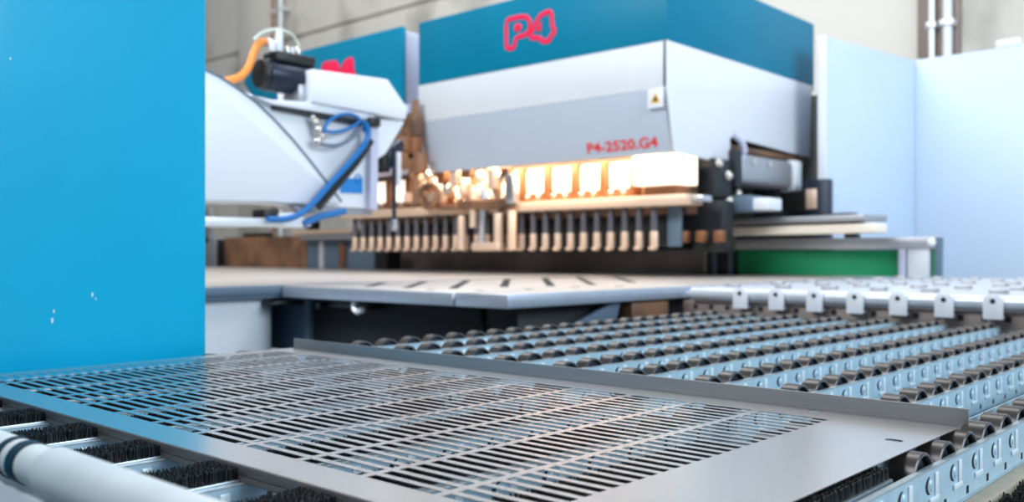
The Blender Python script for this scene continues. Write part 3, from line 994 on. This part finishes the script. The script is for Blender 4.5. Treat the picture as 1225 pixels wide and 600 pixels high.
# conduits on the back wall
def conduit(px, r, m, label, top=7.5, bottom=0.0, Y=9.38):
    x = atY(px, 30, Y).x
    b = new(); cyl(b, (x, Y, bottom), (x, Y, top), r, 14)
    t = thing('conduit_pipe', (x, Y, bottom), label, 'pipe')
    ob('pipe', b, M[m], t)
    for z in (1.0, 3.45, 5.6):
        b = new(); box(b, x - r * 1.5, x + r * 1.5, Y - r * 1.15, WY - .01, z - .03, z + .03, 0.005); ob('clamp', b, M['conduit'], t)
conduit(1114, 0.030, 'conduit', 'thin galvanized conduit on the concrete wall, left of a thicker white one')
conduit(1133, 0.042, 'white', 'thicker white pipe on the concrete wall above the enclosure wall')
conduit(335, 0.046, 'conduit', 'pale pipe rising up the concrete wall behind the black motor', Y=9.33)
conduit(326, 0.03, 'conduitbrown', 'thin copper coloured pipe on the wall beside the pale pipe', Y=9.36)

# ================================================================== white handling arm
AX = -4.2
arm = thing('handling_arm', (-4.3, 3.0, ZT), 'white handling arm with motor and blue hoses over the tables', 'machine arm')
# arched cover in front
arc = [(180, 60), (220, 72), (241, 81), (262, 91), (285, 106), (306, 122), (328, 143), (350, 167), (372, 194), (392, 220), (408, 241)]
poly = [atX(px, py, AX) for px, py in arc] + [atX(408, 243.5, AX), atX(180, 238, AX)]
b = new(); prism(b, poly, (-0.30, 0, 0), 0.008); ob('arched_cover', b, M['white'], arm)
b = new(); sweep(b, [atX(px, py, AX + .001) for px, py in arc], 0.007, 8); ob('seam', b, M['slate'], arm)
poly = [atX(px, py, AX - .03) for px, py in ((290, 108), (327, 124), (448, 146), (448, 250), (395, 247), (300, 240))]
b = new(); prism(b, poly, (-0.25, 0, 0), 0.006); ob('arm_plate', b, M['white'], arm)
b = new()
prism(b, [atX(px, py, AX + .015) for px, py in ((302, 114), (325, 119), (374, 122), (448, 137), (448, 145), (327, 125))], (-0.28, 0, 0), 0.004)
ob('top_beam', b, M['white'], arm)
b = new(); prism(b, [atX(px, py, AX + .004) for px, py in ((327, 126), (440, 147), (440, 151), (329, 130))], (-0.2, 0, 0), 0.001); ob('groove', b, M['darksteel'], arm)
b = new(); prism(b, [atX(px, py, AX + .02) for px, py in ((443, 150), (452, 150), (452, 251), (443, 250))], (-0.3, 0, 0), 0.006); ob('end_strip', b, M['lavender'], arm)
b = new(); prism(b, [atX(px, py, AX) for px, py in ((452, 142), (484, 145), (461, 184), (452, 190))], (-0.25, 0, 0), 0.006); ob('nose_gusset', b, M['white'], arm)
b = new(); prism(b, [atX(px, py, AX + .04) for px, py in ((372, 82), (464, 94.5), (487, 128), (486, 143), (374, 122))], (-0.34, 0, 0), 0.012); ob('gearbox_cover', b, M['white'], arm)
# motor
mp, mq = atX(315, 89, AX - .1), atX(371, 93, AX - .1)
mq.z = mp.z + .005
b = new(); cyl(b, mp, mq, 0.088, 28, bev=0.012); ob('motor_body', b, M['motor'], arm)
b = new(); cyl(b, mp - (mq - mp).normalized() * .03, mp + (mq - mp).normalized() * .02, 0.080, 28, bev=0.01); ob('motor_cap', b, M['black'], arm)
b = new(); box(b, AX - .16, AX - .02, mp.y + .03, mq.y - .02, mp.z + .07, mp.z + .125, 0.01); ob('terminal_box', b, M['black'], arm)
b = new(); prism(b, [atX(px, py, AX - .02) for px, py in ((357, 100), (372, 102), (372, 124), (357, 120))], (-0.15, 0, 0), 0.006); ob('motor_foot', b, M['satin'], arm)
for px, z0, z1, r, m in ((325, .12, .175, .020, 'white'), (333, .12, .235, .022, 'white'), (343, .12, .165, .015, 'fitting'), (349, .12, .165, .015, 'white'), (356, .12, .17, .016, 'fitting')):
    y = atX(px, 80, AX - .06).y
    b = new(); cyl(b, (AX - .06, y, mp.z + z0), (AX - .06, y, mp.z + z1), r, 14, bev=.003); ob('connector', b, M[m], arm)
b = new(); sweep(b, catmull([atX(*p, AX - .08) for p in ((255, 99), (274, 96), (288, 91), (297, 80), (302, 66), (307, 55), (313, 50), (319, 50))], 6), 0.020, 10); ob('cable', b, M['orange'], arm)
b = new(); cyl(b, atX(318, 50, AX - .08), atX(333, 55, AX - .08), 0.022, 14, bev=.003); ob('cable_plug', b, M['fitting'], arm)
b = new(); sweep(b, catmull([atX(*p, AX - .06) for p in ((303, 48), (312, 40), (325, 36), (338, 37), (350, 43), (357, 56), (357, 66))], 6), 0.009, 8); ob('air_hose', b, M['clear'], arm)
# valve and blue hoses on the arm plate
AP = AX + .0
b = new()
for px, py, r in ((377, 146, .022), (380, 155, .026), (384, 163, .022), (379, 169, .026), (374, 140, .014)):
    ball(b, atX(px, py, AP + .02), r)
cyl(b, atX(378, 143, AP + .0), atX(381, 172, AP + .0), 0.02, 12)
ob('valve', b, M['fitting'], arm)
for pts_ in ([(386, 158), (392, 146), (405, 138), (420, 137), (432, 145), (435, 158)], [(384, 156), (400, 158), (418, 153), (430, 145)],
             [(382, 172), (400, 174), (418, 167), (428, 156), (436, 148)]):
    b = new(); sweep(b, catmull([atX(*p, AP + .03) for p in pts_], 6), 0.010, 8); ob('air_hose', b, M['bluehose'] if pts_[0][1] < 170 else M['slate'], arm)
b = new(); sweep(b, catmull([atX(*p, AP + .05) for p in ((436, 146), (440, 158), (436, 172), (420, 192), (398, 216), (372, 245), (356, 257), (338, 262), (320, 262))], 8), 0.017, 10); ob('hose', b, M['bluehose'], arm)
b = new(); sweep(b, [atX(*p, AP + .035) for p in ((443, 168), (426, 194), (404, 220), (380, 248))], 0.022, 10); ob('hose_shadow', b, M['black'], arm)  # black tube standing in for the shadow beside the blue hose
b = new(); box(b, AP + .0, AP + .05, atX(441, 140, AP).y - .03, atX(441, 140, AP).y + .05, atX(441, 152, AP).z, atX(441, 141, AP).z, .01); ob('clamp', b, M['black'], arm)
lq = [atX(px, py, AX - .022) for px, py in ((406, 209), (434, 209), (434, 232), (406, 231))]
b = new(); prism(b, lq, (-0.01, 0, 0)); lb = ob('label', b, M['white'], arm)
b = new(); prism(b, [atX(px, py, AX - .0205) for px, py in ((406.5, 213), (433.5, 213), (433.5, 231.5), (406.5, 230.5))], (-0.002, 0, 0)); ob('label_print', b, M['label'], lb)
b = new(); cc = atX(428, 213.5, AX - .019); sweep(b, [cc + Vector((0, .022 * math.cos(a), .022 * math.sin(a))) for a in [i * math.pi / 8 for i in range(16)]], .005, 6, True); ob('label_symbol', b, M['label'], lb)
# under the arm: rail, clamp, hose
b = new(); prism(b, [atX(px, py, AX + .02) for px, py in ((170, 257), (372, 262), (372, 271), (170, 270))], (-0.14, 0, 0), 0.006); ob('lower_rail', b, M['conduit'], arm)
b = new(); prism(b, [atX(px, py, AX + .03) for px, py in ((334, 255), (352, 254), (368, 262), (366, 272), (338, 271))], (-0.16, 0, 0), 0.01); ob('rail_clamp', b, M['white'], arm)
b = new(); prism(b, [atX(px, py, AX + .01) for px, py in ((316, 250), (334, 250), (334, 263), (316, 263))], (-0.12, 0, 0), 0.006); ob('sensor', b, M['black'], arm)
b = new(); sweep(b, catmull([atX(*p, AX + .03) for p in ((362, 268), (374, 262), (386, 258), (400, 255), (412, 252))], 5), 0.020, 10); ob('hose', b, M['bluehose'], arm)
b = new(); prism(b, [atX(px, py, AX - .05) for px, py in ((350, 246), (446, 250), (446, 257), (360, 256))], (-0.15, 0, 0), 0.005); ob('under_plate', b, M['satin'], arm)
b = new(); box(b, AX - .30, AX - .02, 1.3, 1.9, ZT + .004, atX(200, 236, AX).z, .01); ob('arm_column', b, M['darksteel'], arm)
# cylinder hanging from the nose
b = new(); prism(b, [atX(px, py, AX - .06) for px, py in ((462, 182), (482, 165), (484, 178), (466, 205), (460, 204))], (-0.1, 0, 0), 0.01); ob('nose_block', b, M['motor'], arm)
b = new(); prism(b, [atX(px, py, AX - .05) for px, py in ((458, 188), (466, 186), (466, 206), (458, 206))], (-0.06, 0, 0), 0.004); ob('sensor', b, M['black'], arm)
p0 = atX(471, 178, AX); p1 = Vector((p0.x, p0.y, atX(470, 262, AX).z))
b = new(); cyl(b, p0, p1, 0.013, 12); ob('gripper_rod', b, M['motor'], arm)
b = new(); cyl(b, p1, p1 - Vector((0, 0, .05)), 0.02, 12); ball(b, p1 - Vector((0, 0, .05)), .022); ob('gripper_tip', b, M['satin'], arm)
p2 = atX(475, 182, AX - .04)
b = new(); cyl(b, p2, p2 - Vector((0, 0, .2)), 0.022, 12, bev=.003); ob('air_cylinder', b, M['white'], arm)
